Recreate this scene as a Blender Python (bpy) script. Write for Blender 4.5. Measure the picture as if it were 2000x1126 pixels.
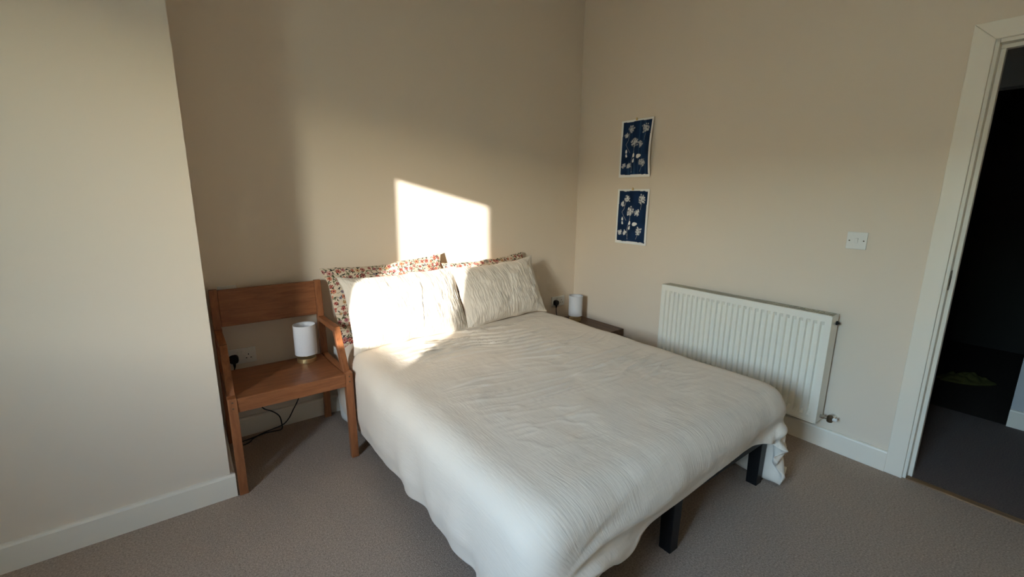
import bpy, bmesh, math, random
import numpy as np
from mathutils import Vector, Matrix

# ------------------------------------------------------------------ camera, sky, sun, exposure
scene = bpy.context.scene
COL = scene.collection
for ob in list(bpy.data.objects):
    bpy.data.objects.remove(ob)

F_PX = 862.9
YAW, PITCH, ROLL = 0.9293, 0.2087, 0.0098
cam_data = bpy.data.cameras.new('camera')
cam_data.sensor_fit = 'HORIZONTAL'
cam_data.sensor_width = 36.0
cam_data.lens = F_PX / 2000.0 * 36.0
cam_data.clip_start = 0.02
cam = bpy.data.objects.new('camera', cam_data)
COL.objects.link(cam)
_fw = Vector((math.cos(YAW) * math.cos(PITCH), math.sin(YAW) * math.cos(PITCH), -math.sin(PITCH)))
_rt = Vector((math.sin(YAW), -math.cos(YAW), 0))
_up = _rt.cross(_fw)
_r2 = math.cos(ROLL) * _rt + math.sin(ROLL) * _up
_u2 = -math.sin(ROLL) * _rt + math.cos(ROLL) * _up
_m = Matrix((_r2, _u2, -_fw)).transposed().to_4x4()
_m.translation = Vector((-2.7469, -2.7577, 1.3601))
cam.matrix_world = _m
scene.camera = cam

SUN_DIR = Vector((1.28, 1.0, -0.252 * 1.28)).normalized()      # the way the light travels
SUN_STRENGTH = 11.0
SKY_STRENGTH = 9.5
world = bpy.data.worlds.new('sky')
scene.world = world
world.use_nodes = True
wn = world.node_tree.nodes
wl = world.node_tree.links
bg = wn['Background']
sky = wn.new('ShaderNodeTexSky')
sky.sky_type = 'NISHITA'
sky.sun_disc = False
sky.sun_elevation = math.asin(-SUN_DIR.z)
sky.sun_rotation = math.atan2(-SUN_DIR.x, -SUN_DIR.y)
sky.air_density = 1.2
sky.dust_density = 0.3
sky.ozone_density = 2.5
wl.new(sky.outputs['Color'], bg.inputs['Color'])
bg.inputs['Strength'].default_value = SKY_STRENGTH

sun_data = bpy.data.lights.new('sun', 'SUN')
sun_data.energy = SUN_STRENGTH
sun_data.angle = math.radians(0.6)
sun_data.color = (1.0, 0.97, 0.91)
sun = bpy.data.objects.new('sun', sun_data)
sun.rotation_euler = SUN_DIR.to_track_quat('-Z', 'Y').to_euler()
sun.location = (-9, -7, 4)
COL.objects.link(sun)

portal_data = bpy.data.lights.new('window_portal', 'AREA')
portal_data.shape = 'RECTANGLE'
portal_data.size = 0.82
portal_data.size_y = 1.09
portal_data.cycles.is_portal = True
portal = bpy.data.objects.new('window_portal', portal_data)
portal.location = (-4.70, -2.586, 1.6885)
portal.rotation_euler = (math.pi / 2, 0, -math.pi / 2)
COL.objects.link(portal)

scene.view_settings.view_transform = 'Standard'
scene.view_settings.look = 'None'
scene.view_settings.gamma = 1.0
scene.view_settings.use_curve_mapping = False
scene.view_settings.exposure = 0.12
scene.cycles.use_denoising = True
scene.cycles.max_bounces = 8
scene.cycles.diffuse_bounces = 5
scene.cycles.glossy_bounces = 3
scene.cycles.caustics_reflective = False
scene.cycles.caustics_refractive = False
scene.cycles.use_adaptive_sampling = True
scene.cycles.adaptive_threshold = 0.1
scene.cycles.adaptive_min_samples = 20
scene.cycles.sample_clamp_indirect = 12.0

# room constants (corner of headboard wall and radiator wall at the origin)
XW = -4.4          # inner face of the window wall
YR = -3.6          # inner face of the rear wall
ZC = 3.10          # ceiling
PX, PY = -2.697, -0.565   # outer corner of the chimney breast
BT, BH = 0.018, 0.110     # skirting
WT = 0.30
WIN = (-2.992, -2.180, 1.144, 2.233)   # window opening y0 y1 z0 z1
DY0, DY1, DZ = -3.125, -2.365, 1.981    # door opening

# ------------------------------------------------------------------ helpers
def tag(o, label=None, cat=None, group=None, kind=None):
    if label: o['label'] = label
    if cat: o['category'] = cat
    if group: o['group'] = group
    if kind: o['kind'] = kind
    return o

def empty(name, loc=(0, 0, 0), rot=(0, 0, 0)):
    o = bpy.data.objects.new(name, None)
    o.location = loc
    o.rotation_euler = rot
    COL.objects.link(o)
    return o

class MB:
    """collects simple solids into one mesh"""
    def __init__(self):
        self.bm = bmesh.new()
    def box(self, a, b, mat=None):
        x0, y0, z0 = [min(p, q) for p, q in zip(a, b)]
        x1, y1, z1 = [max(p, q) for p, q in zip(a, b)]
        vs = [self.bm.verts.new(p) for p in ((x0, y0, z0), (x1, y0, z0), (x1, y1, z0), (x0, y1, z0), (x0, y0, z1), (x1, y0, z1), (x1, y1, z1), (x0, y1, z1))]
        if mat is not None:
            for v in vs: v.co = mat @ v.co
        for f in ((0, 3, 2, 1), (4, 5, 6, 7), (0, 1, 5, 4), (1, 2, 6, 5), (2, 3, 7, 6), (3, 0, 4, 7)):
            self.bm.faces.new([vs[i] for i in f])
        return self
    def hexa(self, bottom, top):
        vs = [self.bm.verts.new(p) for p in list(bottom) + list(top)]
        n = len(bottom)
        self.bm.faces.new(vs[:n][::-1]); self.bm.faces.new(vs[n:])
        for i in range(n):
            j = (i + 1) % n
            self.bm.faces.new((vs[i], vs[j], vs[n + j], vs[n + i]))
        return self
    def lathe(self, prof, n=32, center=(0, 0, 0), axis='z', cap=True):
        c = Vector(center)
        rings = []
        for r, h in prof:
            ring = []
            for k in range(n):
                a = 2 * math.pi * k / n
                p = (r * math.cos(a), r * math.sin(a), h)
                if axis == 'y': p = (p[0], -p[2], p[1])
                if axis == 'x': p = (p[2], p[0], p[1])
                ring.append(self.bm.verts.new(c + Vector(p)))
            rings.append(ring)
        for r0, r1 in zip(rings, rings[1:]):
            for k in range(n):
                self.bm.faces.new((r0[k], r0[(k + 1) % n], r1[(k + 1) % n], r1[k]))
        if cap:
            self.bm.faces.new(rings[0][::-1]); self.bm.faces.new(rings[-1])
        return self
    def tube(self, pts, r, n=8):
        pts = [Vector(p) for p in pts]
        rings = []
        prev = None
        for i, p in enumerate(pts):
            t = (pts[min(i + 1, len(pts) - 1)] - pts[max(i - 1, 0)]).normalized()
            if prev is None:
                ref = Vector((0, 0, 1)) if abs(t.z) < 0.9 else Vector((1, 0, 0))
                a = t.cross(ref).normalized()
            else:
                a = (prev - t * prev.dot(t)).normalized()
            prev = a
            b = t.cross(a)
            rr = r[i] if isinstance(r, (list, tuple)) else r
            rings.append([self.bm.verts.new(p + (a * math.cos(2 * math.pi * k / n) + b * math.sin(2 * math.pi * k / n)) * rr) for k in range(n)])
        for r0, r1 in zip(rings, rings[1:]):
            for k in range(n):
                self.bm.faces.new((r0[k], r0[(k + 1) % n], r1[(k + 1) % n], r1[k]))
        self.bm.faces.new(rings[0][::-1]); self.bm.faces.new(rings[-1])
        return self
    def build(self, name, mat, parent=None, bevel=0.0, smooth=False, seg=2):
        bmesh.ops.recalc_face_normals(self.bm, faces=self.bm.faces)
        if bevel > 0:
            es = [e for e in self.bm.edges if e.is_manifold and e.calc_face_angle(0) > 0.5]
            bmesh.ops.bevel(self.bm, geom=es, offset=bevel, segments=seg, profile=0.6, affect='EDGES', clamp_overlap=True)
        me = bpy.data.meshes.new(name)
        self.bm.to_mesh(me); self.bm.free()
        if smooth:
            me.polygons.foreach_set('use_smooth', [True] * len(me.polygons))
        me.materials.append(mat)
        o = bpy.data.objects.new(name, me)
        COL.objects.link(o)
        if parent: o.parent = parent
        return o

def mesh_obj(name, verts, faces, mat, parent=None, smooth=True):
    me = bpy.data.meshes.new(name)
    me.from_pydata(verts, [], faces)
    me.update()
    if smooth: me.polygons.foreach_set('use_smooth', [True] * len(me.polygons))
    me.materials.append(mat)
    o = bpy.data.objects.new(name, me)
    COL.objects.link(o)
    if parent: o.parent = parent
    return o

def spline(pts, n=10):
    P = [Vector(p) for p in pts]
    P = [P[0]] + P + [P[-1]]
    out = []
    for i in range(1, len(P) - 2):
        for k in range(n):
            t = k / n
            a, b, c, d = P[i - 1], P[i], P[i + 1], P[i + 2]
            out.append(0.5 * ((2 * b) + (-a + c) * t + (2 * a - 5 * b + 4 * c - d) * t * t + (-a + 3 * b - 3 * c + d) * t ** 3))
    out.append(P[-2])
    return out

# ------------------------------------------------------------------ materials
def srgb(r, g, b):
    f = lambda c: ((c / 255 + 0.055) / 1.055) ** 2.4 if c > 10 else c / 255 / 12.92
    return (f(r), f(g), f(b), 1.0)

def mat_base(name, col, rough=0.6, metal=0.0, spec=0.5):
    m = bpy.data.materials.new(name)
    m.use_nodes = True
    b = m.node_tree.nodes['Principled BSDF']
    b.inputs['Base Color'].default_value = col
    b.inputs['Roughness'].default_value = rough
    b.inputs['Metallic'].default_value = metal
    b.inputs['Specular IOR Level'].default_value = spec
    return m

def noise_tint(m, scale, amount, detail=4, coord='Object', stretch=(1, 1, 1)):
    """gentle multiplicative colour variation"""
    nt = m.node_tree; N = nt.nodes; L = nt.links
    b = N['Principled BSDF']
    tc = N.new('ShaderNodeTexCoord'); mp = N.new('ShaderNodeMapping'); mp.inputs['Scale'].default_value = stretch
    nz = N.new('ShaderNodeTexNoise'); nz.inputs['Scale'].default_value = scale; nz.inputs['Detail'].default_value = detail
    rmp = N.new('ShaderNodeMapRange')
    rmp.inputs['From Min'].default_value = 0.25; rmp.inputs['From Max'].default_value = 0.75
    rmp.inputs['To Min'].default_value = 1 - amount; rmp.inputs['To Max'].default_value = 1 + amount
    mx = N.new('ShaderNodeMix'); mx.data_type = 'RGBA'; mx.blend_type = 'MULTIPLY'; mx.inputs['Factor'].default_value = 1.0
    mx.inputs[6].default_value = b.inputs['Base Color'].default_value
    L.new(tc.outputs[coord], mp.inputs['Vector']); L.new(mp.outputs[0], nz.inputs['Vector'])
    L.new(nz.outputs['Fac'], rmp.inputs['Value']); L.new(rmp.outputs[0], mx.inputs[7])
    L.new(mx.outputs[2], b.inputs['Base Color'])
    return nz, mp

def noise_bump(m, scale, strength, dist=0.002, detail=3, coord='Object', stretch=(1, 1, 1)):
    nt = m.node_tree; N = nt.nodes; L = nt.links
    b = N['Principled BSDF']
    tc = N.new('ShaderNodeTexCoord'); mp = N.new('ShaderNodeMapping'); mp.inputs['Scale'].default_value = stretch
    nz = N.new('ShaderNodeTexNoise'); nz.inputs['Scale'].default_value = scale; nz.inputs['Detail'].default_value = detail
    bp = N.new('ShaderNodeBump'); bp.inputs['Strength'].default_value = strength; bp.inputs['Distance'].default_value = dist
    L.new(tc.outputs[coord], mp.inputs['Vector']); L.new(mp.outputs[0], nz.inputs['Vector'])
    L.new(nz.outputs['Fac'], bp.inputs['Height'])
    if b.inputs['Normal'].is_linked:
        L.new(b.inputs['Normal'].links[0].from_socket, bp.inputs['Normal'])
    L.new(bp.outputs[0], b.inputs['Normal'])
    return bp

M = {}
M['wall'] = mat_base('wall_paint', srgb(231, 215, 195), 0.85, spec=0.25)
noise_tint(M['wall'], 1.3, 0.012, 1)
M['ceiling'] = mat_base('ceiling_paint', srgb(235, 232, 225), 0.9, spec=0.2)
noise_tint(M['ceiling'], 2, 0.01, 1)
M['trim'] = mat_base('white_gloss_paint', srgb(240, 230, 213), 0.38)
noise_tint(M['trim'], 3, 0.012, 1)
M['carpet'] = mat_base('carpet', srgb(178, 158, 141), 0.95, spec=0.1)
noise_tint(M['carpet'], 150, 0.34, 3); noise_bump(M['carpet'], 240, 0.9, 0.004, 3)
M['hall_carpet'] = mat_base('hall_carpet', srgb(112, 100, 94), 0.95, spec=0.1)
noise_tint(M['hall_carpet'], 150, 0.28, 3); noise_bump(M['hall_carpet'], 240, 0.8, 0.004, 3)
M['hall_wall'] = mat_base('hall_paint', srgb(190, 190, 190), 0.9, spec=0.2)
noise_tint(M['hall_wall'], 2, 0.02)
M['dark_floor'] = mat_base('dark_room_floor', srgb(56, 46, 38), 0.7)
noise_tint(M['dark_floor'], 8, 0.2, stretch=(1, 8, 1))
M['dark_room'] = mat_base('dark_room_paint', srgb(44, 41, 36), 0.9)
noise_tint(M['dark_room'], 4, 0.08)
M['radiator'] = mat_base('radiator_enamel', srgb(240, 235, 222), 0.32)
noise_tint(M['radiator'], 3, 0.008)
M['radiator_inside'] = mat_base('radiator_grille_enamel', srgb(196, 190, 172), 0.5)
noise_tint(M['radiator_inside'], 5, 0.03)
M['plastic'] = mat_base('white_plastic', srgb(234, 231, 224), 0.35)
noise_tint(M['plastic'], 10, 0.008)
M['plug'] = mat_base('black_plastic', srgb(18, 18, 19), 0.45)
noise_tint(M['plug'], 20, 0.05)
M['hole'] = mat_base('dark_hole', srgb(30, 26, 22), 0.8)
noise_tint(M['hole'], 20, 0.05)
M['chrome'] = mat_base('chrome', srgb(205, 203, 198), 0.2, 1.0)
noise_tint(M['chrome'], 30, 0.03)
M['brass'] = mat_base('brushed_brass', srgb(214, 190, 140), 0.38, 0.9)
noise_tint(M['brass'], 20, 0.05, stretch=(1, 1, 20))
M['steel'] = mat_base('dull_steel', srgb(110, 96, 78), 0.4, 0.9)
noise_tint(M['steel'], 40, 0.15)
M['bed_metal'] = mat_base('black_metal', srgb(20, 20, 22), 0.45, 0.3)
noise_tint(M['bed_metal'], 20, 0.08)
M['mattress'] = mat_base('mattress_cloth', srgb(225, 222, 214), 0.9, spec=0.1)
noise_tint(M['mattress'], 30, 0.03); noise_bump(M['mattress'], 200, 0.2, 0.001)
M['shade'] = mat_base('white_linen_shade', srgb(220, 219, 221), 0.9, spec=0.1)
noise_tint(M['shade'], 120, 0.03, stretch=(1, 1, 3)); noise_bump(M['shade'], 300, 0.2, 0.001)

def wood(name, c1, c2, stretch, rough=0.42, scale=6.0):
    m = mat_base(name, c1, rough, spec=0.4)
    nt = m.node_tree; N = nt.nodes; L = nt.links; b = N['Principled BSDF']
    tc = N.new('ShaderNodeTexCoord'); mp = N.new('ShaderNodeMapping'); mp.inputs['Scale'].default_value = stretch
    n1 = N.new('ShaderNodeTexNoise'); n1.inputs['Scale'].default_value = scale; n1.inputs['Detail'].default_value = 6; n1.inputs['Distortion'].default_value = 0.6
    n2 = N.new('ShaderNodeTexNoise'); n2.inputs['Scale'].default_value = scale * 9; n2.inputs['Detail'].default_value = 3
    add = N.new('ShaderNodeMath'); add.operation = 'MULTIPLY_ADD'; add.inputs[1].default_value = 0.35
    cr = N.new('ShaderNodeValToRGB')
    cr.color_ramp.elements[0].position = 0.42; cr.color_ramp.elements[0].color = c2
    cr.color_ramp.elements[1].position = 0.85; cr.color_ramp.elements[1].color = c1
    L.new(tc.outputs['Object'], mp.inputs['Vector'])
    L.new(mp.outputs[0], n1.inputs['Vector']); L.new(mp.outputs[0], n2.inputs['Vector'])
    L.new(n2.outputs['Fac'], add.inputs[0]); L.new(n1.outputs['Fac'], add.inputs[2])
    L.new(add.outputs[0], cr.inputs['Fac']); L.new(cr.outputs['Color'], b.inputs['Base Color'])
    bp = N.new('ShaderNodeBump'); bp.inputs['Strength'].default_value = 0.12; bp.inputs['Distance'].default_value = 0.001
    L.new(n2.outputs['Fac'], bp.inputs['Height']); L.new(bp.outputs[0], b.inputs['Normal'])
    return m
CW1, CW2 = srgb(162, 102, 63), srgb(124, 74, 44)
M['wood_x'] = wood('oiled_wood_across', CW1, CW2, (1, 9, 9))
M['wood_z'] = wood('oiled_wood_upright', CW1, CW2, (9, 9, 1))
M['wood_y'] = wood('oiled_wood_deep', CW1, CW2, (9, 1, 9))
M['walnut'] = wood('walnut', srgb(112, 84, 62), srgb(66, 46, 34), (9, 1, 9), 0.5)
M['oak_strip'] = wood('oak_threshold', srgb(150, 116, 80), srgb(112, 84, 56), (9, 1, 9), 0.5)

def muslin(name, col, axis, ridge=1.0, dist=0.005):
    """crinkled double gauze: fine irregular ridges along one axis of the cloth's own coordinates"""
    m = mat_base(name, col, 0.95, spec=0.08)
    nt = m.node_tree; N = nt.nodes; L = nt.links; b = N['Principled BSDF']
    b.inputs['Sheen Weight'].default_value = 0.15
    uv = N.new('ShaderNodeUVMap')
    def layer(st, sc, det, dst):
        mp = N.new('ShaderNodeMapping'); mp.inputs['Scale'].default_value = st
        nz = N.new('ShaderNodeTexNoise'); nz.inputs['Scale'].default_value = sc; nz.inputs['Detail'].default_value = det; nz.inputs['Distortion'].default_value = dst
        L.new(uv.outputs[0], mp.inputs['Vector']); L.new(mp.outputs[0], nz.inputs['Vector'])
        return nz.outputs['Fac']
    st = (1, 0.13, 1) if axis == 'v' else (0.13, 1, 1)
    st2 = (0.12, 1, 1) if axis == 'v' else (1, 0.12, 1)
    a = layer(st, 170, 3, 0.15)
    c = layer(st2, 150, 2, 0.2)
    w = layer((1, 1, 1), 2.2, 2, 0.3)
    mr = N.new('ShaderNodeMapRange'); mr.inputs['From Min'].default_value = 0.42; mr.inputs['From Max'].default_value = 0.62
    mr.inputs['To Max'].default_value = 0.55
    L.new(w, mr.inputs['Value'])
    mx = N.new('ShaderNodeMix'); mx.data_type = 'FLOAT'
    L.new(mr.outputs[0], mx.inputs[0]); L.new(a, mx.inputs[2]); L.new(c, mx.inputs[3])
    bp = N.new('ShaderNodeBump'); bp.inputs['Strength'].default_value = 0.55 * ridge; bp.inputs['Distance'].default_value = dist
    L.new(mx.outputs[0], bp.inputs['Height']); L.new(bp.outputs[0], b.inputs['Normal'])
    return m
M['duvet'] = muslin('duvet_muslin', srgb(236, 222, 204), 'v', 0.6)
M['pillow'] = muslin('pillow_muslin', srgb(228, 217, 202), 'v', 1.0, 0.006)

def attr_mat(name, rough=0.9):
    m = mat_base(name, (1, 1, 1, 1), rough, spec=0.1)
    N = m.node_tree.nodes
    a = N.new('ShaderNodeVertexColor'); a.layer_name = 'print'
    m.node_tree.links.new(a.outputs['Color'], N['Principled BSDF'].inputs['Base Color'])
    return m
M['floral'] = attr_mat('floral_print')
M['cyanotype'] = attr_mat('cyanotype_print', 0.75)
M['paper'] = mat_base('white_paper', srgb(240, 236, 228), 0.8)
noise_tint(M['paper'], 30, 0.01)
M['olive_cloth'] = mat_base('yellow_green_cloth', srgb(78, 74, 26), 0.95)
noise_tint(M['olive_cloth'], 12, 0.15)
M['ground'] = mat_base('ground_outside', srgb(116, 112, 98), 0.95)
noise_tint(M['ground'], 0.5, 0.15)
M['render'] = mat_base('pale_house_render', srgb(206, 196, 176), 0.95)
noise_tint(M['render'], 0.7, 0.08)

# ------------------------------------------------------------------ the setting
def struct(o):
    o['kind'] = 'structure'
    return o

struct(MB().box((XW, YR, -0.1), (0.0, 0.0, 0.0)).build('floor', M['carpet']))
struct(MB().box((XW - WT, YR - 0.2, ZC), (3.4, 0.25, ZC + 0.15)).build('ceiling', M['ceiling']))
struct(MB().box((PX - 0.02, 0.0, -0.1), (0.14, 0.2, ZC)).build('wall_back', M['wall']))
struct(MB().box((XW - WT, PY, -0.1), (PX, 0.2, ZC)).build('wall_chimney_breast', M['wall']))
struct(MB().box((XW - WT, YR - 0.2, -0.1), (3.4, YR, ZC)).build('wall_rear', M['wall']))
w = MB()
w.box((0.0, DY1 + 0.03, -0.1), (0.14, 0.0, ZC)).box((0.0, YR, -0.1), (0.14, DY0 - 0.03, ZC)).box((0.0, DY0 - 0.03, DZ + 0.03), (0.14, DY1 + 0.03, ZC))
struct(w.build('wall_right', M['wall']))
w = MB()
y0, y1, z0, z1 = WIN
w.box((XW - WT, YR, -0.1), (XW, y0, ZC)).box((XW - WT, y1, -0.1), (XW, PY, ZC))
w.box((XW - WT, y0, -0.1), (XW, y1, z0)).box((XW - WT, y0, z1), (XW, y1, ZC))
struct(w.build('wall_left', M['wall']))
# window frame on the outer edge of the reveal (kept clear of the opening), sill board inside
wf = MB()
wf.box((XW - WT - 0.05, y0 - 0.07, z0 - 0.07), (XW - WT, y0, z1 + 0.07)).box((XW - WT - 0.05, y1, z0 - 0.07), (XW - WT, y1 + 0.07, z1 + 0.07))
wf.box((XW - WT - 0.05, y0, z1), (XW - WT, y1, z1 + 0.07)).box((XW - WT - 0.05, y0, z0 - 0.07), (XW - WT, y1, z0))
struct(wf.build('window_1', M['trim'], bevel=0.004))
# ground outdoors
struct(MB().box((-60, -60, -0.6), (XW - WT - 0.02, 60, -0.5)).build('ground', M['ground']))

# the row of houses opposite, which hides the lowest sky from the window
struct(MB().box((-17.0, -26, -0.6), (-14.0, 22, 3.45)).build('wall_opposite_houses', M['render']))

def skirting(name, p0, p1, n, mat=None):
    """board along p0-p1 (xy), n = direction into the room, top edge eased"""
    p0, p1, n = Vector((*p0, 0)), Vector((*p1, 0)), Vector((*n, 0))
    prof = [(0, 0), (BT, 0), (BT, BH - 0.010), (BT - 0.003, BH - 0.003), (BT - 0.008, BH), (0, BH)]
    mb = MB()
    mb.hexa([p0 + n * a + Vector((0, 0, b)) for a, b in prof], [p1 + n * a + Vector((0, 0, b)) for a, b in prof])
    return struct(mb.build(name, mat or M['trim']))
skirting('baseboard_back', (PX + BT, 0), (0, 0), (0, -1))
skirting('baseboard_right', (0, -BT), (0, DY1 + 0.083), (-1, 0))
skirting('baseboard_chimney_breast', (XW, PY), (PX + BT, PY), (0, -1))
skirting('baseboard_chimney_breast_side', (PX, PY), (PX, -BT), (1, 0))
skirting('baseboard_left', (XW, PY - BT), (XW, YR), (1, 0))
skirting('baseboard_rear', (XW + BT, YR), (-BT, YR), (0, 1))
skirting('baseboard_right_far', (0, DY0 - 0.083), (0, YR + BT), (-1, 0))

# doorway: architrave, lining, stops, strike plate, threshold
door = struct(empty('door_1', (0.0, (DY0 + DY1) / 2, 0.0)))
def dpart(mb, name, mat, **k):
    o = mb.build(name, mat, **k)
    o.parent = door
    o.matrix_parent_inverse = Matrix.Translation(-door.location)
    return o
AW, AT = 0.071, 0.017
Y_in, Y_out = -2.3527, -2.2817
Y_in2, Y_out2 = DY0 - 0.0123, DY0 - 0.0833
ZI, ZO = 1.995, 2.065
dpart(MB().hexa([(-AT, Y_out, 0), (0, Y_out, 0), (0, Y_in, 0), (-AT, Y_in, 0)], [(-AT, Y_out, ZO), (0, Y_out, ZO), (0, Y_in, ZI), (-AT, Y_in, ZI)]), 'architrave', M['trim'], bevel=0.003)
dpart(MB().hexa([(-AT, Y_in2, 0), (0, Y_in2, 0), (0, Y_out2, 0), (-AT, Y_out2, 0)], [(-AT, Y_in2, ZI), (0, Y_in2, ZI), (0, Y_out2, ZO), (-AT, Y_out2, ZO)]), 'architrave', M['trim'], bevel=0.003)
dpart(MB().hexa([(-AT, Y_out, ZO), (-AT, Y_in, ZI), (-AT, Y_in2, ZI), (-AT, Y_out2, ZO)], [(0, Y_out, ZO), (0, Y_in, ZI), (0, Y_in2, ZI), (0, Y_out2, ZO)]), 'architrave', M['trim'], bevel=0.003)
dpart(MB().box((0.0, DY1, 0), (0.14, DY1 + 0.03, DZ + 0.03)), 'lining', M['trim'], bevel=0.002)
dpart(MB().box((0.0, DY0 - 0.03, 0), (0.14, DY0, DZ + 0.03)), 'lining', M['trim'], bevel=0.002)
dpart(MB().box((0.0, DY0, DZ), (0.14, DY1, DZ + 0.03)), 'lining', M['trim'], bevel=0.002)
dpart(MB().box((0.042, DY1 - 0.016, 0), (0.075, DY1, DZ - 0.016)), 'stop', M['trim'], bevel=0.002)
dpart(MB().box((0.042, DY0, 0), (0.075, DY0 + 0.016, DZ - 0.016)), 'stop', M['trim'], bevel=0.002)
dpart(MB().box((0.042, DY0, DZ - 0.016), (0.075, DY1, DZ)), 'stop', M['trim'], bevel=0.002)
sp = dpart(MB().box((0.012, DY1 - 0.0025, 0.955), (0.037, DY1, 1.045)), 'strike_plate', M['steel'], bevel=0.001)
sp['label'] = 'small dark metal strike plate on the white door lining'
o = MB().box((0.018, DY1 - 0.003, 0.975), (0.031, DY1 - 0.001, 1.022)).build('latch_hole', M['hole'], parent=sp)
dpart(MB().box((-0.004, DY0, -0.002), (0.034, DY1, 0.006)), 'threshold_strip', M['oak_strip'], bevel=0.003)

# hallway beyond: floor, far wall with a second opening into a dark room
HX = 1.20
OY0, OY1 = -2.585, -1.75
struct(MB().box((0.0, YR, -0.1), (HX, 0.25, 0.0)).build('floor_hall', M['hall_carpet']))
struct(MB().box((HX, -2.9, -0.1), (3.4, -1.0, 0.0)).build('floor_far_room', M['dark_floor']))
h = MB()
h.box((HX, YR, -0.1), (HX + 0.11, OY0, ZC)).box((HX, OY1, -0.1), (HX + 0.11, 0.25, ZC)).box((HX, OY0, 2.0), (HX + 0.11, OY1, ZC))
struct(h.build('wall_hall', M['hall_wall']))
struct(MB().box((0.14, 0.05, -0.1), (HX, 0.25, ZC)).build('wall_hall_end', M['hall_wall']))
skirting('baseboard_hall', (HX, OY0), (HX, YR), (-1, 0))
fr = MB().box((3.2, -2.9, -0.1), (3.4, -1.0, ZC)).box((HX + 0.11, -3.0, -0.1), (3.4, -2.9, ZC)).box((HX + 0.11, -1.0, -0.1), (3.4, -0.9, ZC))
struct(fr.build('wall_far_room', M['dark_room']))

# ------------------------------------------------------------------ bed
BX0, BX1 = -2.075, -0.615     # bed sides
BYF, BYH = -1.985, -0.06      # foot, head
BZ = 0.475                    # mattress top
bed = empty('bed', ((BX0 + BX1) / 2, (BYF + BYH) / 2, 0))
tag(bed, 'double bed with black metal frame and square legs under the cream duvet', 'bed')
binv = Matrix.Translation(-bed.location)
def bpart(mb, name, mat, **k):
    o = mb.build(name, mat, **k); o.parent = bed; o.matrix_parent_inverse = binv; return o
FZ0, FZ1 = 0.235, 0.275
bpart(MB().box((BX0, BYF + 0.02, FZ0), (BX0 + 0.03, BYH, FZ1)), 'side_rail', M['bed_metal'], bevel=0.003)
bpart(MB().box((BX1 - 0.03, BYF + 0.02, FZ0), (BX1, BYH, FZ1)), 'side_rail', M['bed_metal'], bevel=0.003)
bpart(MB().box((BX0 + 0.03, BYF + 0.02, FZ0), (BX1 - 0.03, BYF + 0.05, FZ1)), 'foot_rail', M['bed_metal'], bevel=0.003)
bpart(MB().box((BX0 + 0.03, BYH - 0.03, FZ0), (BX1 - 0.03, BYH, FZ1)), 'head_rail', M['bed_metal'], bevel=0.003)
bpart(MB().box((-1.36, BYF + 0.05, FZ0), (-1.33, BYH - 0.03, FZ1)), 'centre_rail', M['bed_metal'], bevel=0.003)
for k in range(12):
    yy = BYF + 0.12 + k * 0.155
    bpart(MB().box((BX0 + 0.03, yy, FZ1 - 0.012), (BX1 - 0.03, yy + 0.06, FZ1)), 'slat', M['bed_metal'])
for lx in (BX0 + 0.03, -1.345, BX1 - 0.03):
    for ly in ((BYF + 0.055, -1.02, BYH - 0.035) if lx == -1.345 else (BYF + 0.055, BYH - 0.035)):
        m = 0.028
        bpart(MB().hexa([(lx - m * .9, ly - m * .9, 0), (lx + m * .9, ly - m * .9, 0), (lx + m * .9, ly + m * .9, 0), (lx - m * .9, ly + m * .9, 0)],
                        [(lx - m, ly - m, FZ0), (lx + m, ly - m, FZ0), (lx + m, ly + m, FZ0), (lx - m, ly + m, FZ0)]), 'leg', M['bed_metal'], bevel=0.003)
bpart(MB().box((BX0 + 0.012, BYF + 0.012, FZ1), (BX1 - 0.012, BYH, BZ)), 'mattress', M['mattress'], bevel=0.035, smooth=True, seg=4)

# ------------------------------------------------------------------ numpy noise
def vnoise(x, y, seed=0):
    rs = np.random.RandomState(seed)
    T = rs.rand(256, 256)
    xi = np.floor(x).astype(int); yi = np.floor(y).astype(int)
    fx = x - xi; fy = y - yi
    fx = fx * fx * fx * (fx * (fx * 6 - 15) + 10); fy = fy * fy * fy * (fy * (fy * 6 - 15) + 10)
    a = T[xi % 256, yi % 256]; b = T[(xi + 1) % 256, yi % 256]; c = T[xi % 256, (yi + 1) % 256]; d = T[(xi + 1) % 256, (yi + 1) % 256]
    return (a * (1 - fx) + b * fx) * (1 - fy) + (c * (1 - fx) + d * fx) * fy
def sstep(a, b, x):
    t = np.clip((x - a) / (b - a), 0, 1)
    return t * t * (3 - 2 * t)

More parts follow.
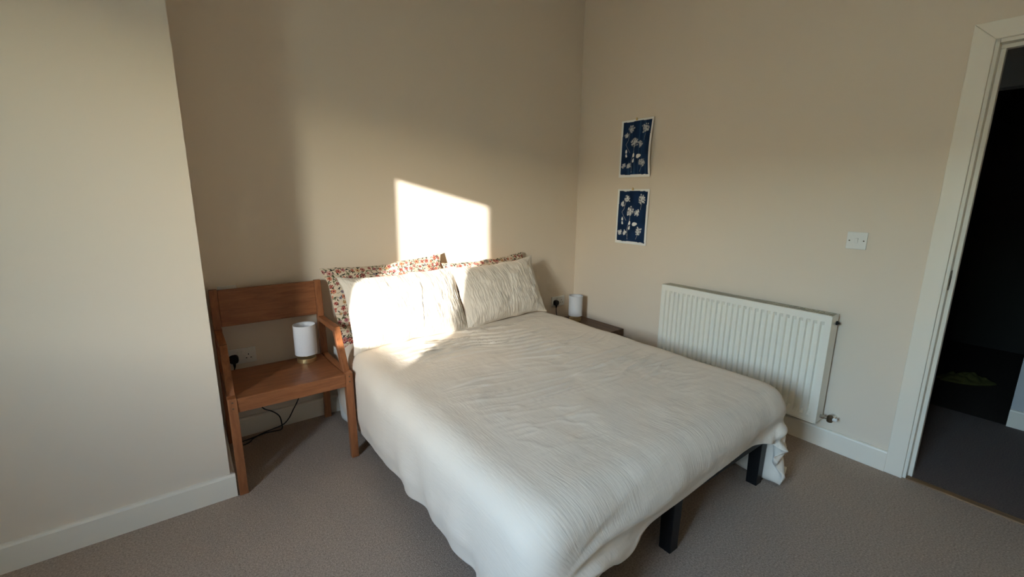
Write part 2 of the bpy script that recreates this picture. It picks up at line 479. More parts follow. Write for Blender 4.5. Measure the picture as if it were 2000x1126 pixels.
# ------------------------------------------------------------------ duvet: a cloth relaxed over the bed
def relax_duvet():
    W, L_, NU, NV = 2.015, 2.012, 79, 78
    X0, Y0 = -2.290, -0.075
    u = np.linspace(0, W, NU); v = np.linspace(0, L_, NV)
    U, V = np.meshgrid(u, v, indexing='ij')
    # slight skew: the cover lies a little askew, lower at the head-left and foot-right corners
    P = np.stack([X0 + U - 0.02 * (V / L_ - 0.5), Y0 - V + 0.14 * (U / W - 0.5), 0.60 + 0 * U], -1)
    P[..., 2] += 0.01 * vnoise(U * 6 + 3, V * 6, 4)
    Q = P.copy()
    hu, hv = W / (NU - 1), L_ / (NV - 1)
    cons = []
    def add(du, dv, comp):
        rest = math.hypot(du * hu, dv * hv)
        for pu in range(2 if du else 1):
            pass
        A = [slice(0, NU - du) if du >= 0 else slice(-du, NU), slice(0, NV - dv) if dv >= 0 else slice(-dv, NV)]
        I, J = np.meshgrid(np.arange(NU), np.arange(NV), indexing='ij')
        ok = (I + du < NU) & (J + dv < NV) & (J + dv >= 0)
        I, J = I[ok], J[ok]
        key = (I // max(1, du)) % 2 if du else (J // max(1, dv)) % 2
        for c in (0, 1):
            s = key == c
            cons.append((I[s] * NV + J[s], (I[s] + du) * NV + J[s] + dv, rest, comp))
    add(1, 0, 0.0); add(0, 1, 0.0)
    add(1, 1, 4e-5); add(1, -1, 4e-5)
    add(2, 0, 1.5e-3); add(0, 2, 1.5e-3)
    add(4, 0, 2e-2); add(0, 4, 2e-2)
    P = P.reshape(-1, 3); vel = np.zeros_like(P)
    cx, cy = (BX0 + BX1) / 2, (BYF + 0.3) / 2
    half = np.array([(BX1 - BX0) / 2 + 0.022, (0.3 - BYF) / 2 + 0.022, 0.4 + 0.5])
    cen = np.array([cx, cy, BZ + 0.022 - half[2]])
    R = 0.075
    dt = 0.009
    for it in range(900):
        vel[:, 2] -= 9.8 * dt
        vel *= 0.985
        old = P.copy()
        P = P + vel * dt
        for a, b, rest, comp in cons:
            d = P[a] - P[b]
            ln = np.sqrt((d * d).sum(1)) + 1e-9
            C = ln - rest
            lam = -C / (2.0 + comp / dt ** 2)
            corr = d * (lam / ln)[:, None]
            P[a] += corr; P[b] -= corr
        # rounded-box contact
        q = P - cen
        s = np.sign(q); aq = np.abs(q) - (half - R)
        mx = np.maximum(aq, 0)
        dist = np.sqrt((mx * mx).sum(1)) + np.minimum(aq.max(1), 0) - R
        inside = dist < 0
        if inside.any():
            n = mx.copy()
            ln = np.sqrt((n * n).sum(1))
            deep = ln < 1e-6
            ax = aq.argmax(1)
            n[deep] = 0; n[deep, ax[deep]] = 1; ln[deep] = 1
            n = n / ln[:, None] * s
            P[inside] -= n[inside] * dist[inside][:, None]
            mv = P[inside] - old[inside]
            tn = mv - n[inside] * (mv * n[inside]).sum(1)[:, None]
            P[inside] -= tn * 0.55
        fl = P[:, 2] < 0.022
        P[fl, 2] = 0.022
        P[fl, :2] -= (P[fl, :2] - old[fl, :2]) * 0.7
        vel = (P - old) / dt
        sp = np.sqrt((vel * vel).sum(1)); k = np.minimum(1, 2.5 / (sp + 1e-9)); vel *= k[:, None]
    return P.reshape(NU, NV, 3), W, L_

def upsample(P, f):
    def ax0(P):
        n = P.shape[0]
        t = np.linspace(0, n - 1, (n - 1) * f + 1)
        i = np.minimum(np.floor(t).astype(int), n - 2); s = (t - i)[:, None, None]
        g = lambda k: P[np.clip(k, 0, n - 1)]
        a, b, c, d = g(i - 1), g(i), g(i + 1), g(i + 2)
        return 0.5 * ((2 * b) + (c - a) * s + (2 * a - 5 * b + 4 * c - d) * s ** 2 + (3 * b - a - 3 * c + d) * s ** 3)
    return ax0(ax0(P).transpose(1, 0, 2)).transpose(1, 0, 2)

def grid_normals(P):
    du = np.gradient(P, axis=0); dv = np.gradient(P, axis=1)
    n = np.cross(dv, du)
    return n / (np.linalg.norm(n, axis=2, keepdims=True) + 1e-9)

def smooth_grid(P, k):
    for _ in range(k):
        Q = P.copy()
        Q[1:-1] = (P[:-2] + 2 * P[1:-1] + P[2:]) / 4
        P = Q.copy()
        Q[:, 1:-1] = (P[:, :-2] + 2 * P[:, 1:-1] + P[:, 2:]) / 4
        P = Q
    return P

def shell(name, top, bot, uu, vv, mat, flip=False):
    """closed mesh from two grids that share their border"""
    nu, nv = top.shape[:2]
    verts = np.concatenate([top.reshape(-1, 3), bot.reshape(-1, 3)])
    idx = np.arange(nu * nv).reshape(nu, nv)
    a, b, c, d = idx[:-1, :-1].ravel(), idx[1:, :-1].ravel(), idx[1:, 1:].ravel(), idx[:-1, 1:].ravel()
    f1 = np.stack([a, b, c, d] if flip else [a, d, c, b], 1)
    off = nu * nv
    f2 = np.stack([a, d, c, b] if flip else [a, b, c, d], 1) + off
    ring = np.concatenate([idx[:, 0], idx[-1, 1:], idx[-2::-1, -1], idx[0, -2:0:-1]])
    r2 = np.roll(ring, -1)
    f3 = np.stack([ring, r2, r2 + off, ring + off], 1)
    if not flip: pass
    else: f3 = f3[:, ::-1]
    faces = np.concatenate([f1, f2, f3])
    me = bpy.data.meshes.new(name)
    me.vertices.add(len(verts)); me.vertices.foreach_set('co', verts.ravel())
    me.loops.add(len(faces) * 4); me.loops.foreach_set('vertex_index', faces.ravel().astype(np.int32))
    me.polygons.add(len(faces)); me.polygons.foreach_set('loop_start', np.arange(0, len(faces) * 4, 4, dtype=np.int32))
    me.update(calc_edges=True); me.validate()
    uvl = me.uv_layers.new(name='UVMap')
    li = np.zeros(len(me.loops), dtype=np.int32); me.loops.foreach_get('vertex_index', li)
    UV = np.stack([uu.ravel(), vv.ravel()], 1); UV = np.concatenate([UV, UV])
    uvl.data.foreach_set('uv', UV[li].ravel().astype(np.float32))
    me.polygons.foreach_set('use_smooth', [True] * len(me.polygons))
    me.materials.append(mat)
    o = bpy.data.objects.new(name, me); COL.objects.link(o)
    return o

DP, DW, DL = relax_duvet()
DP = smooth_grid(DP, 1)
D = upsample(DP, 4)
nu, nv = D.shape[:2]
uu, vv = np.meshgrid(np.linspace(0, DW, nu), np.linspace(0, DL, nv), indexing='ij')
nrm = grid_normals(smooth_grid(D, 6))
edge = np.minimum(np.minimum(uu, DW - uu), np.minimum(vv, DL - vv))
th = 0.006 + 0.017 * sstep(0, 0.10, edge)
# crosswise creases on the upper half of the top, gathered in the middle
X, Y = D[..., 0], D[..., 1]
onb = sstep(BX0 + 0.10, BX0 + 0.38, X) * (1 - sstep(BX1 - 0.30, BX1 - 0.04, X)) * sstep(-1.78, -1.15, Y + 0.25 * (X + 1.35)) * (1 - sstep(-0.50, -0.38, Y))
sy = Y + 0.06 * (X + 1.35) + 0.045 * np.sin((X + 2.0) * 2.6)
def ridged(f, sd, wob, ln, dens):
    ph = sy * f + wob * vnoise(X * 1.9 + sd, Y * 3.1, sd) + 0.35 * wob * vnoise(X * 6 + sd, Y * 8, sd + 1)
    r = np.clip(np.sin(2 * np.pi * ph + 0.7 * np.sin(2 * np.pi * ph)), 0, 1) ** 3.5
    k = sstep(0.5 - dens, 0.72 - dens, vnoise(X * ln + 3, sy * f * 0.55 + 1, sd + 2))
    return r * k
cre = 2.9 * (0.0046 * ridged(9, 11, 1.6, 2.0, 0.08) + 0.0040 * ridged(16, 14, 2.2, 2.4, 0.08) + 0.0026 * ridged(28, 17, 3.0, 3.2, 0.08))
patch = 0.55 + 0.45 * sstep(0.35, 0.62, vnoise(X * 3.3 + 9, Y * 3.3, 31))
lump = 0.008 * (vnoise(uu * 4.2, vv * 4.2, 5) - 0.5) + 0.006 * (vnoise(uu * 9, vv * 9, 6) - 0.5)
# puckers scattered around the edge of the gathered area
pk = (1 - np.abs(2 * vnoise(X * 9 + Y * 4, Y * 26 + X * 6, 41) - 1)) ** 4 * sstep(0.56, 0.72, vnoise(X * 5 + 2, Y * 5, 42)) * 0.0035
pk = pk * sstep(BX0 + 0.06, BX0 + 0.3, X) * (1 - sstep(BX1 - 0.2, BX1 - 0.02, X)) * sstep(-1.9, -1.6, Y)
small = 0.0012 * (vnoise(uu * 40, vv * 14, 51) - 0.5) + 0.0012 * (vnoise(uu * 14, vv * 40, 52) - 0.5)
# gathered folds fanning down from the two foot corners
def corner_folds(uc, vc, sgn, amp, k, ph):
    d = (uc - uu) * sgn; dv_ = vv - vc + 0.05
    r = np.hypot(d, dv_); th_ = np.arctan2(dv_, d)
    w_ = np.exp(-((th_ - 1.85) / 0.85) ** 2) * sstep(0.03, 0.18, r) * (1 - sstep(0.45, 0.80, r)) * sstep(-0.08, 0.06, dv_)
    q = np.sin(k * th_ + ph + 1.4 * vnoise(uu * 4, vv * 4, 61))
    return amp * (np.sign(q) * np.abs(q) ** 0.8) * w_
uL, uR, vF = BX0 + 0.03 + 2.290, BX1 - 0.03 + 2.290, -0.075 - BYF - 0.04
cf = corner_folds(uL, vF, 1, 0.032, 15.0, 0.9) + corner_folds(uR, vF, -1, 0.016, 13, 1.0)
hang = sstep(0.0, 0.22, uL - uu) * sstep(0.5, 0.85, vv)
cf = cf + hang * (0.008 * np.sin(vv * 17 + 4.0 * vnoise(vv * 2.2, uu * 1.5, 62)) + 0.006 * np.sin(vv * 31 + 3.0 * vnoise(vv * 3, uu * 2, 63)) + 0.006)
disp = cf + cre * patch * onb + lump * sstep(0.0, 0.12, edge) + pk + small
top = D + nrm * (th + disp)[..., None]
bot = D - nrm * (th * 0.9)[..., None]
bot[..., 2] = np.maximum(bot[..., 2], 0.004); top[..., 2] = np.maximum(top[..., 2], 0.006)
duvet = shell('duvet', top, bot, uu, vv, M['duvet'])
tag(duvet, 'rumpled cream muslin duvet draped over the bed', 'duvet')

# edge of the under-sheet hanging by the head of the bed, behind the chair
hy = np.linspace(-0.085, -0.62, 40); hq = np.linspace(0, 1, 24)
HY, HQ = np.meshgrid(hy, hq, indexing='ij')
zb_ = 0.045 + 0.16 * sstep(-0.36, -0.62, HY) + 0.10 * (1 - np.sqrt(np.clip(1 - ((HY + 0.165) / 0.08).clip(0, 1) ** 2, 0, 1)))
HZ = zb_ * (1 - HQ) + 0.46 * HQ
HX_ = BX0 - 0.014 - 0.010 * np.sin(np.pi * HQ) - 0.012 * (1 - HQ) * np.sin(HY * 22)
ho = np.stack([HX_ - 0.003, HY, HZ], -1); hi = np.stack([HX_ + 0.003, HY, HZ], -1)
vs_ = shell('sheet_edge', ho, hi, HY, HZ, M['mattress'])
vs_.parent = bed; vs_.matrix_parent_inverse = binv

# ------------------------------------------------------------------ pillows
def pillow_matrix(c, yaw, lean, roll):
    B = np.array([[1, 0, 0], [0, 0, -1], [0, 1, 0]], float)
    cr, sr = math.cos(roll), math.sin(roll); cl, sl = math.cos(lean), math.sin(lean); cy_, sy_ = math.cos(yaw), math.sin(yaw)
    Rz = np.array([[cr, -sr, 0], [sr, cr, 0], [0, 0, 1]]); Rx = np.array([[1, 0, 0], [0, cl, sl], [0, -sl, cl]])
    Ry = np.array([[cy_, -sy_, 0], [sy_, cy_, 0], [0, 0, 1]])
    m = Matrix((Ry @ B @ Rx @ Rz).tolist()).to_4x4()
    m.translation = Vector(c)
    return m

def pillow(name, w_, h_, t, mat, mw, seed, n=(150, 100), ears=0.02, crease=None, flower=False, front=1.0, back=0.7, sag=0.0):
    a = np.linspace(-1, 1, n[0]); b = np.linspace(-1, 1, n[1])
    A, Bv = np.meshgrid(a, b, indexing='ij')
    # outline: sides pulled in a little between the corners
    x = A * w_ / 2 * (1 - 0.035 * (1 - Bv ** 2)) + ears * 0.5 * A * np.abs(A) ** 8 * np.abs(Bv) ** 6
    y = Bv * h_ / 2 * (1 - 0.05 * (1 - A ** 2)) + ears * 0.5 * Bv * np.abs(Bv) ** 8 * np.abs(A) ** 6
    x += 0.010 * (vnoise(A * 2 + 9, Bv * 3 + 4, seed) - 0.5); y += 0.012 * (vnoise(A * 4 + 2, Bv * 2 + 7, seed + 1) - 0.5)
    prof = (np.clip(1 - np.abs(A) ** 3.2, 0, 1) * np.clip(1 - np.abs(Bv) ** 2.6, 0, 1)) ** 0.62
    sagm = 1 + sag * (-Bv) * 0.5
    inside = np.minimum(1 - np.abs(A), 1 - np.abs(Bv))
    # pull folds running in from the corners
    r = np.sqrt((np.abs(A) - 1) ** 2 * (w_ / h_) ** 2 + (np.abs(Bv) - 1) ** 2)
    ang = np.arctan2(1 - np.abs(Bv), (1 - np.abs(A)) * w_ / h_)
    fold = np.cos(ang * 9 + 3 * vnoise(A * 1.5, Bv * 1.5, seed + 2)) * np.exp(-(r / 0.42) ** 2) * sstep(0, 0.1, inside) * 0.006
    lum = 0.016 * (vnoise(A * 3.2 + 3, Bv * 2.4, seed + 3) - 0.5) + 0.008 * (vnoise(A * 8, Bv * 6, seed + 4) - 0.5)
    rip = 0.0034 * (vnoise(A * 50 + Bv * 4, Bv * 4, seed + 5) - 0.5) + 0.0022 * (vnoise(A * 110, Bv * 9, seed + 6) - 0.5)
    zf = prof * t / 2 * front * sagm + (fold + lum) * sstep(0, 0.25, inside) + (rip if not flower else 0) * sstep(0, 0.05, inside)
    if crease is not None:
        xc, amp = crease
        zf += amp * np.exp(-((A - xc - 0.06 * np.sin(Bv * 2.2)) / 0.012) ** 2) * sstep(0, 0.3, inside)
    zb = -prof * t / 2 * back * sagm + lum * 0.5 * sstep(0, 0.25, inside)
    zf = np.maximum(zf, zb + 0.003); 
    top = np.stack([x, y, zf + 0.0025], -1); bot = np.stack([x, y, zb - 0.0025], -1)
    o = shell(name, top, bot, (A + 1) / 2 * w_, (Bv + 1) / 2 * h_, mat, flip=True)
    o.matrix_world = mw
    if flower:
        col = flower_print((A + 1) / 2 * w_, (Bv + 1) / 2 * h_, seed)
        col = np.concatenate([col.reshape(-1, 3), np.tile(np.array(srgb(226, 200, 168)[:3]), (A.size, 1))])
        ca = o.data.color_attributes.new('print', 'FLOAT_COLOR', 'POINT')
        ca.data.foreach_set('color', np.concatenate([col, np.ones((len(col), 1))], 1).ravel().astype(np.float32))
    return o

def flower_print(u, v, seed):
    rs = np.random.RandomState(seed)
    col = np.empty(u.shape + (3,)); col[:] = srgb(214, 196, 172)[:3]
    reds = [srgb(*c)[:3] for c in ((150, 40, 42), (172, 66, 56), (190, 98, 64), (160, 72, 90), (120, 34, 44), (86, 112, 136), (188, 130, 126), (180, 142, 86))]
    dark = np.array(srgb(48, 44, 44)[:3]); leaf = np.array(srgb(88, 92, 62)[:3]); pale = np.array(srgb(240, 210, 180)[:3])
    du, dv = u.max(), v.max()
    def put(mask, c):
        col[mask] = c
    # wavy stems
    for k in range(int(dv / 0.045) + 1):
        y0 = k * 0.045 + 0.01
        yy = y0 + 0.010 * np.sin(u * 55 + k * 2.1) + 0.006 * np.sin(u * 130 + k)
        put(np.abs(v - yy) < 0.0012, leaf * 0.8)
    # sprigs of small dark leaves
    nleaf = int(du * dv / 0.00030)
    for k in range(nleaf):
        px, py, an = rs.rand() * du, rs.rand() * dv, rs.rand() * 6.28
        la, lb = 0.0075 + 0.004 * rs.rand(), 0.0027
        s = (np.abs(u - px) < 0.01) & (np.abs(v - py) < 0.01)
        if not s.any(): continue
        x, y = u[s] - px, v[s] - py
        xr, yr = x * math.cos(an) + y * math.sin(an), -x * math.sin(an) + y * math.cos(an)
        m = (xr / la) ** 2 + (yr / lb) ** 2 < 1
        c = col[s]; c[m] = dark if rs.rand() < 0.6 else leaf; col[s] = c
    # blossoms on a jittered lattice
    st = 0.036
    for i in range(int(du / st) + 1):
        for j in range(int(dv / st) + 1):
            px = (i + 0.5 * (j % 2) + rs.rand() * 0.5 - 0.25) * st; py = (j + rs.rand() * 0.5 - 0.25) * st
            R = 0.0095 + 0.0070 * rs.rand(); npet = rs.randint(5, 8); ph = rs.rand() * 6
            c0 = np.array(reds[rs.choice(8, p=[.2, .17, .14, .14, .1, .08, .1, .07])]); c1 = reds[rs.randint(0, 5)]
            s = (np.abs(u - px) < 0.02) & (np.abs(v - py) < 0.02)
            if not s.any(): continue
            x, y = u[s] - px, v[s] - py
            rr = np.hypot(x, y); aa = np.arctan2(y, x)
            rad = R * (0.82 + 0.18 * np.cos(npet * aa + ph))
            c = col[s]
            c[rr < rad] = c0
            c[rr < rad * 0.62] = c0 * 0.55 + pale * 0.45
            c[rr < R * 0.34] = np.array(c1) * 0.6
            if rs.rand() < 0.3: c[(rr < rad) & (rr > rad * 0.86)] = dark
            col[s] = c
    return col

# floral pillows at the back, muslin ones in front
p = pillow('pillow', 0.77, 0.458, 0.13, M['floral'], pillow_matrix((-1.722, -0.160, 0.727), 0.045, 0.40, 0.035), 101, n=(300, 190), ears=0.03, flower=True, front=0.9, back=0.9)
tag(p, 'red floral patterned pillow behind the left muslin pillow, nearest the wooden chair', 'pillow', 'floral pillows')
p = pillow('pillow', 0.715, 0.42, 0.13, M['floral'], pillow_matrix((-0.978, -0.147, 0.709), 0.06, 0.38, 0.04), 207, n=(290, 180), ears=0.025, flower=True, front=0.9, back=0.9)
tag(p, 'floral patterned pillow almost hidden behind the right muslin pillow', 'pillow', 'floral pillows')
p = pillow('pillow', 0.735, 0.425, 0.17, M['pillow'], pillow_matrix((-1.705, -0.325, 0.702), 0.049, 0.464, -0.005), 11, n=(240, 120), ears=0.02, crease=(0.13, 0.005), front=1.1, back=0.7, sag=0.25)
tag(p, 'sunlit cream muslin pillow leaning in front, nearest the wooden chair', 'pillow', 'muslin pillows')
p = pillow('pillow', 0.695, 0.41, 0.17, M['pillow'], pillow_matrix((-1.003, -0.297, 0.704), 0.058, 0.414, 0.032), 23, n=(240, 120), ears=0.03, crease=(0.12, 0.004), front=1.0, back=0.7, sag=0.2)
tag(p, 'cream muslin pillow leaning in front, on the radiator side', 'pillow', 'muslin pillows')

# ------------------------------------------------------------------ wooden armchair used as a bedside table
CX0, CX1 = -2.672, -2.128
chair = empty('armchair', ((CX0 + CX1) / 2, -0.32, 0))
tag(chair, 'wooden armchair with wide flat seat and broad back panel, beside the bed', 'chair')
cinv = Matrix.Translation(-chair.location)
def cpart(mb, name, mat, **k):
    o = mb.build(name, mat, **k); o.parent = chair; o.matrix_parent_inverse = cinv; return o
LT = 0.036
def sidequad(x, thick, poly):
    """prism with outline poly in (y,z), between x and x+thick"""
    return MB().hexa([(x, a, b) for a, b in poly], [(x + thick, a, b) for a, b in poly])
for xs, s in ((CX0, 1), (CX1 - LT, -1)):
    # front leg
    cpart(sidequad(xs, LT, [(-0.592, 0), (-0.560, 0), (-0.532, 0.466), (-0.576, 0.466)]), 'leg', M['wood_z'], bevel=0.003)
    # rear leg runs up as the back post
    cpart(sidequad(xs, LT, [(-0.062, 0), (-0.030, 0), (-0.060, 0.40), (-0.030, 0.865), (-0.058, 0.865), (-0.104, 0.44)]), 'leg', M['wood_z'], bevel=0.003)
    # arm support leaning back from behind the front leg
    cpart(sidequad(xs + 0.002, LT - 0.004, [(-0.531, 0.462), (-0.488, 0.450), (-0.375, 0.640), (-0.405, 0.668)]), 'arm_post', M['wood_z'], bevel=0.003)
    cpart(sidequad(xs + 0.002, LT - 0.004, [(-0.374, 0.638), (-0.090, 0.626), (-0.074, 0.655), (-0.404, 0.669)]), 'arm', M['wood_y'], bevel=0.003)
    # side seat rail
    cpart(sidequad(xs + 0.004, LT - 0.008, [(-0.531, 0.400), (-0.098, 0.372), (-0.098, 0.436), (-0.531, 0.462)]), 'seat_rail', M['wood_y'], bevel=0.002)
cpart(MB().hexa([(CX0 + LT, -0.568, 0.392), (CX1 - LT, -0.568, 0.392), (CX1 - LT, -0.545, 0.392), (CX0 + LT, -0.545, 0.392)],
                [(CX0 + LT, -0.574, 0.462), (CX1 - LT, -0.574, 0.462), (CX1 - LT, -0.545, 0.460), (CX0 + LT, -0.545, 0.460)]), 'apron', M['wood_x'], bevel=0.003)
cpart(MB().box((CX0 + LT, -0.098, 0.37), (CX1 - LT, -0.076, 0.425)), 'rear_rail', M['wood_x'], bevel=0.002)
seat_y = np.linspace(-0.5445, -0.099, 12)
sv = []
for yy in seat_y:
    t = (yy + 0.5445) / 0.4455
    zt = 0.459 - 0.028 * t - 0.006 * math.sin(math.pi * t)
    sv.append((yy, zt))
seat_poly = [(a, b) for a, b in sv] + [(a, b - 0.018) for a, b in sv[::-1]]
cpart(sidequad(CX0 + LT + 0.001, (CX1 - CX0) - 2 * LT - 0.002, seat_poly), 'seat', M['wood_x'], bevel=0.0)
bk = MB()
bk.hexa([(CX0 + LT, -0.077, 0.668), (CX1 - LT, -0.077, 0.668), (CX1 - LT, -0.057, 0.668), (CX0 + LT, -0.057, 0.668)],
        [(CX0 + LT, -0.060, 0.862), (CX1 - LT, -0.060, 0.862), (CX1 - LT, -0.040, 0.862), (CX0 + LT, -0.040, 0.862)])
cpart(bk, 'backrest', M['wood_x'], bevel=0.004)
for xs in (CX0 + LT / 2, CX1 - LT / 2):
    for zz in (0.448, 0.420):
        yq = -0.5755 + (0.466 - zz) * (-0.016 / 0.466) 
        d_ = cpart(MB().lathe([(0.0042, -0.001), (0.0042, 0.0008)], 12, (xs, yq, zz), axis='y'), 'dowel', M['walnut'])

# ------------------------------------------------------------------ table lamps
def lamp(loc, label, rz=0.0, cord=None):
    t = empty('table_lamp', loc, (0, 0, rz))
    tag(t, label, 'lamp', 'matching white table lamps')
    MB().lathe([(0.0485, 0.0), (0.0500, 0.002), (0.0500, 0.0225), (0.0485, 0.0245), (0.010, 0.0250)], 48).build('base', M['brass'], t, smooth=False)
    MB().lathe([(0.0065, 0.0245), (0.0065, 0.085), (0.016, 0.086), (0.016, 0.125), (0.014, 0.127)], 24).build('stem', M['brass'], t)
    sh = MB().lathe([(0.0575, 0.046), (0.0575, 0.213), (0.0560, 0.213), (0.0560, 0.046), (0.0575, 0.046)], 64, cap=False)
    s = sh.build('shade', M['shade'], t)
    for z in (0.046, 0.210):
        MB().lathe([(0.0560, z - 0.0005), (0.0582, z - 0.0005), (0.0582, z + 0.0035), (0.0560, z + 0.0035), (0.0560, z - 0.0005)], 64, cap=False).build('shade_binding', M['shade'], s)
    sp_ = MB().lathe([(0.0145, 0.118), (0.020, 0.118), (0.020, 0.121), (0.0145, 0.121)], 24, cap=False)
    for k in range(3):
        a = k * 2.0944
        sp_.tube([(0.018 * math.cos(a), 0.018 * math.sin(a), 0.1195), (0.0562 * math.cos(a), 0.0562 * math.sin(a), 0.1195)], 0.0013, 6)
    sp_.build('shade_carrier', M['chrome'], t)
    b = MB().lathe([(0.010, 0.127), (0.013, 0.135), (0.021, 0.155), (0.022, 0.165), (0.016, 0.180), (0.004, 0.186)], 24)
    b.build('bulb', M['shade'], t, smooth=True)
    return t
lamp((-2.262, -0.182, 0.4338), 'white drum table lamp with brass base standing on the wooden chair seat', 0.3)
lamp((-0.165, -0.195, 0.330), 'white drum table lamp with brass base on the dark shelf in the corner', 0.1)

# ------------------------------------------------------------------ bedside table in the far gap
bt = empty('bedside_table', (-0.21, -0.33, 0))
tag(bt, 'low dark walnut bedside table between the bed and the radiator wall', 'table')
tinv = Matrix.Translation(-bt.location)
def tpart(mb, name, mat, **k):
    o = mb.build(name, mat, **k); o.parent = bt; o.matrix_parent_inverse = tinv; return o
tx0, tx1, ty0, ty1, tz = -0.425, -0.022, -0.592, -0.06, 0.330
tpart(MB().box((tx0, ty0, tz - 0.022), (tx1, ty1, tz)), 'top', M['walnut'], bevel=0.002)
for yy in (ty0, ty1 - 0.02):
    tpart(MB().box((tx0, yy, 0.0), (tx1, yy + 0.02, tz - 0.022)), 'side_panel', M['walnut'], bevel=0.002)
tpart(MB().box((tx0 + 0.01, ty0 + 0.02, 0.05), (tx1, ty1 - 0.02, 0.07)), 'shelf', M['walnut'], bevel=0.002)
tpart(MB().box((tx1 - 0.012, ty0 + 0.02, 0.07), (tx1, ty1 - 0.02, tz - 0.022)), 'back_panel', M['walnut'])

# ------------------------------------------------------------------ sockets, plugs, cables, wall plates
def socket(loc, label):
    """double socket on the y=0 wall; loc = centre of the plate"""
    t = empty('double_socket', loc)
    tag(t, label, 'socket')
    MB().box((-0.073, -0.010, -0.043), (0.073, 0, 0.043)).build('faceplate', M['plastic'], t, bevel=0.003)
    for cx in (-0.036, 0.036):
        for dx, dz, w2, h2 in ((0, 0.006, 0.002, 0.0042), (-0.011, -0.014, 0.0035, 0.0022), (0.011, -0.014, 0.0035, 0.0022)):
            MB().box((cx + dx - w2, -0.0106, dz - h2), (cx + dx + w2, -0.0095, dz + h2)).build('pin_hole', M['hole'], t)
    for cx in (-0.010, 0.010):
        r = MB().hexa([(cx - 0.006, -0.010, 0.012), (cx + 0.006, -0.010, 0.012), (cx + 0.006, -0.010, 0.032), (cx - 0.006, -0.010, 0.032)],
                      [(cx - 0.006, -0.0115, 0.012), (cx + 0.006, -0.0115, 0.012), (cx + 0.006, -0.0150, 0.032), (cx - 0.006, -0.0150, 0.032)])
        r.build('rocker_switch', M['plastic'], t, bevel=0.0008)
    return t
SL = (-2.562, 0.0, 0.472); SR = (-0.191, 0.0, 0.463)
socket(SL, 'white double socket on the back wall seen between the chair back and seat')
socket(SR, 'white double socket on the back wall beside the corner lamp')

def plug(loc, label, path):
    """three-pin plug pressed against a faceplate with its flex"""
    t = empty('power_cable', loc)
    tag(t, label, 'cable')
    oct_ = []
    for k in range(16):
        a = 2 * math.pi * k / 16 + math.pi / 16
        oct_.append((0.0245 * math.copysign(abs(math.cos(a)) ** 0.75, math.cos(a)), 0.0245 * math.copysign(abs(math.sin(a)) ** 0.75, math.sin(a))))
    b = MB().hexa([(x, 0.0, z) for x, z in oct_], [(x * 0.88, -0.026, z * 0.88) for x, z in oct_])
    b.build('plug', M['plug'], t, bevel=0.003)
    MB().lathe([(0.0075, 0.0), (0.0065, 0.012), (0.0045, 0.024)], 12, (0, 0, 0)).build('strain_relief', M['plug'], t).matrix_local = Matrix.Translation((0, -0.013, -0.022)) @ Matrix.Rotation(math.pi, 4, 'X')
    L0 = Vector(loc)
    pts = [Vector(q) - L0 for q in path]
    MB().tube(spline(pts, 8), 0.0033, 8).build('flex', M['plug'], t, smooth=True)
    return t
plug((SL[0] - 0.036, -0.0112, SL[2] - 0.008), 'black plug and flex of the lamp on the chair, trailing along the floor',
     [(SL[0] - 0.036, -0.024, 0.425), (SL[0] - 0.034, -0.026, 0.36), (-2.52, -0.034, 0.22), (-2.488, -0.036, 0.150), (-2.445, -0.038, 0.118), (-2.412, -0.042, 0.080), (-2.404, -0.050, 0.030), (-2.410, -0.065, 0.006),
      (-2.445, -0.062, 0.004), (-2.50, -0.060, 0.006), (-2.575, -0.075, 0.004), (-2.615, -0.085, 0.004), (-2.625, -0.110, 0.004), (-2.605, -0.125, 0.004), (-2.575, -0.110, 0.004), (-2.560, -0.090, 0.007), (-2.52, -0.066, 0.010), (-2.46, -0.052, 0.014), (-2.40, -0.046, 0.022), (-2.365, -0.042, 0.048), (-2.335, -0.044, 0.100),
      (-2.30, -0.044, 0.165), (-2.268, -0.048, 0.27), (-2.262, -0.058, 0.40), (-2.262, -0.075, 0.441), (-2.262, -0.112, 0.439)])
plug((SR[0] - 0.036, -0.0112, SR[2] - 0.008), 'black plug and flex in the socket beside the corner lamp',
     [(SR[0] - 0.036, -0.024, 0.415), (SR[0] - 0.038, -0.028, 0.385), (SR[0] - 0.040, -0.040, 0.350), (SR[0] - 0.030, -0.062, 0.3345), (SR[0] + 0.000, -0.110, 0.3338), (-0.166, -0.143, 0.3338)])
t = empty('wall_plate', (-2.588, 0, 0.830))
tag(t, 'white blank wall plate just showing above the chair back', 'wall plate')
MB().box((-0.043, -0.010, -0.043), (0.043, 0, 0.043)).build('faceplate', M['plastic'], t, bevel=0.003)
for dx in (-0.030, 0.030):
    MB().lathe([(0.0035, 0), (0.0035, 0.0008)], 12, (dx, -0.010, 0), axis='y').build('screw', M['chrome'], t)

# light switch on the right wall (local: built for wall x=0, plate towards -x)
t = empty('light_switch', (0, -2.0035, 1.1497))
tag(t, 'square white light switch on the wall beside the door', 'light switch')
MB().box((-0.0095, -0.043, -0.043), (0, 0.043, 0.043)).build('faceplate', M['plastic'], t, bevel=0.003)
MB().hexa([(-0.0095, -0.0065, -0.013), (-0.0095, 0.0065, -0.013), (-0.0095, 0.0065, 0.013), (-0.0095, -0.0065, 0.013)],
          [(-0.0105, -0.006, -0.0125), (-0.0105, 0.006, -0.0125), (-0.0150, 0.006, 0.0125), (-0.0150, -0.006, 0.0125)]).build('rocker', M['plastic'], t, bevel=0.0008)
for dy in (-0.030, 0.030):
    MB().lathe([(0.0033, -0.0104), (0.0033, -0.009)], 12, (0, dy, 0), axis='x').build('screw', M['steel'], t)

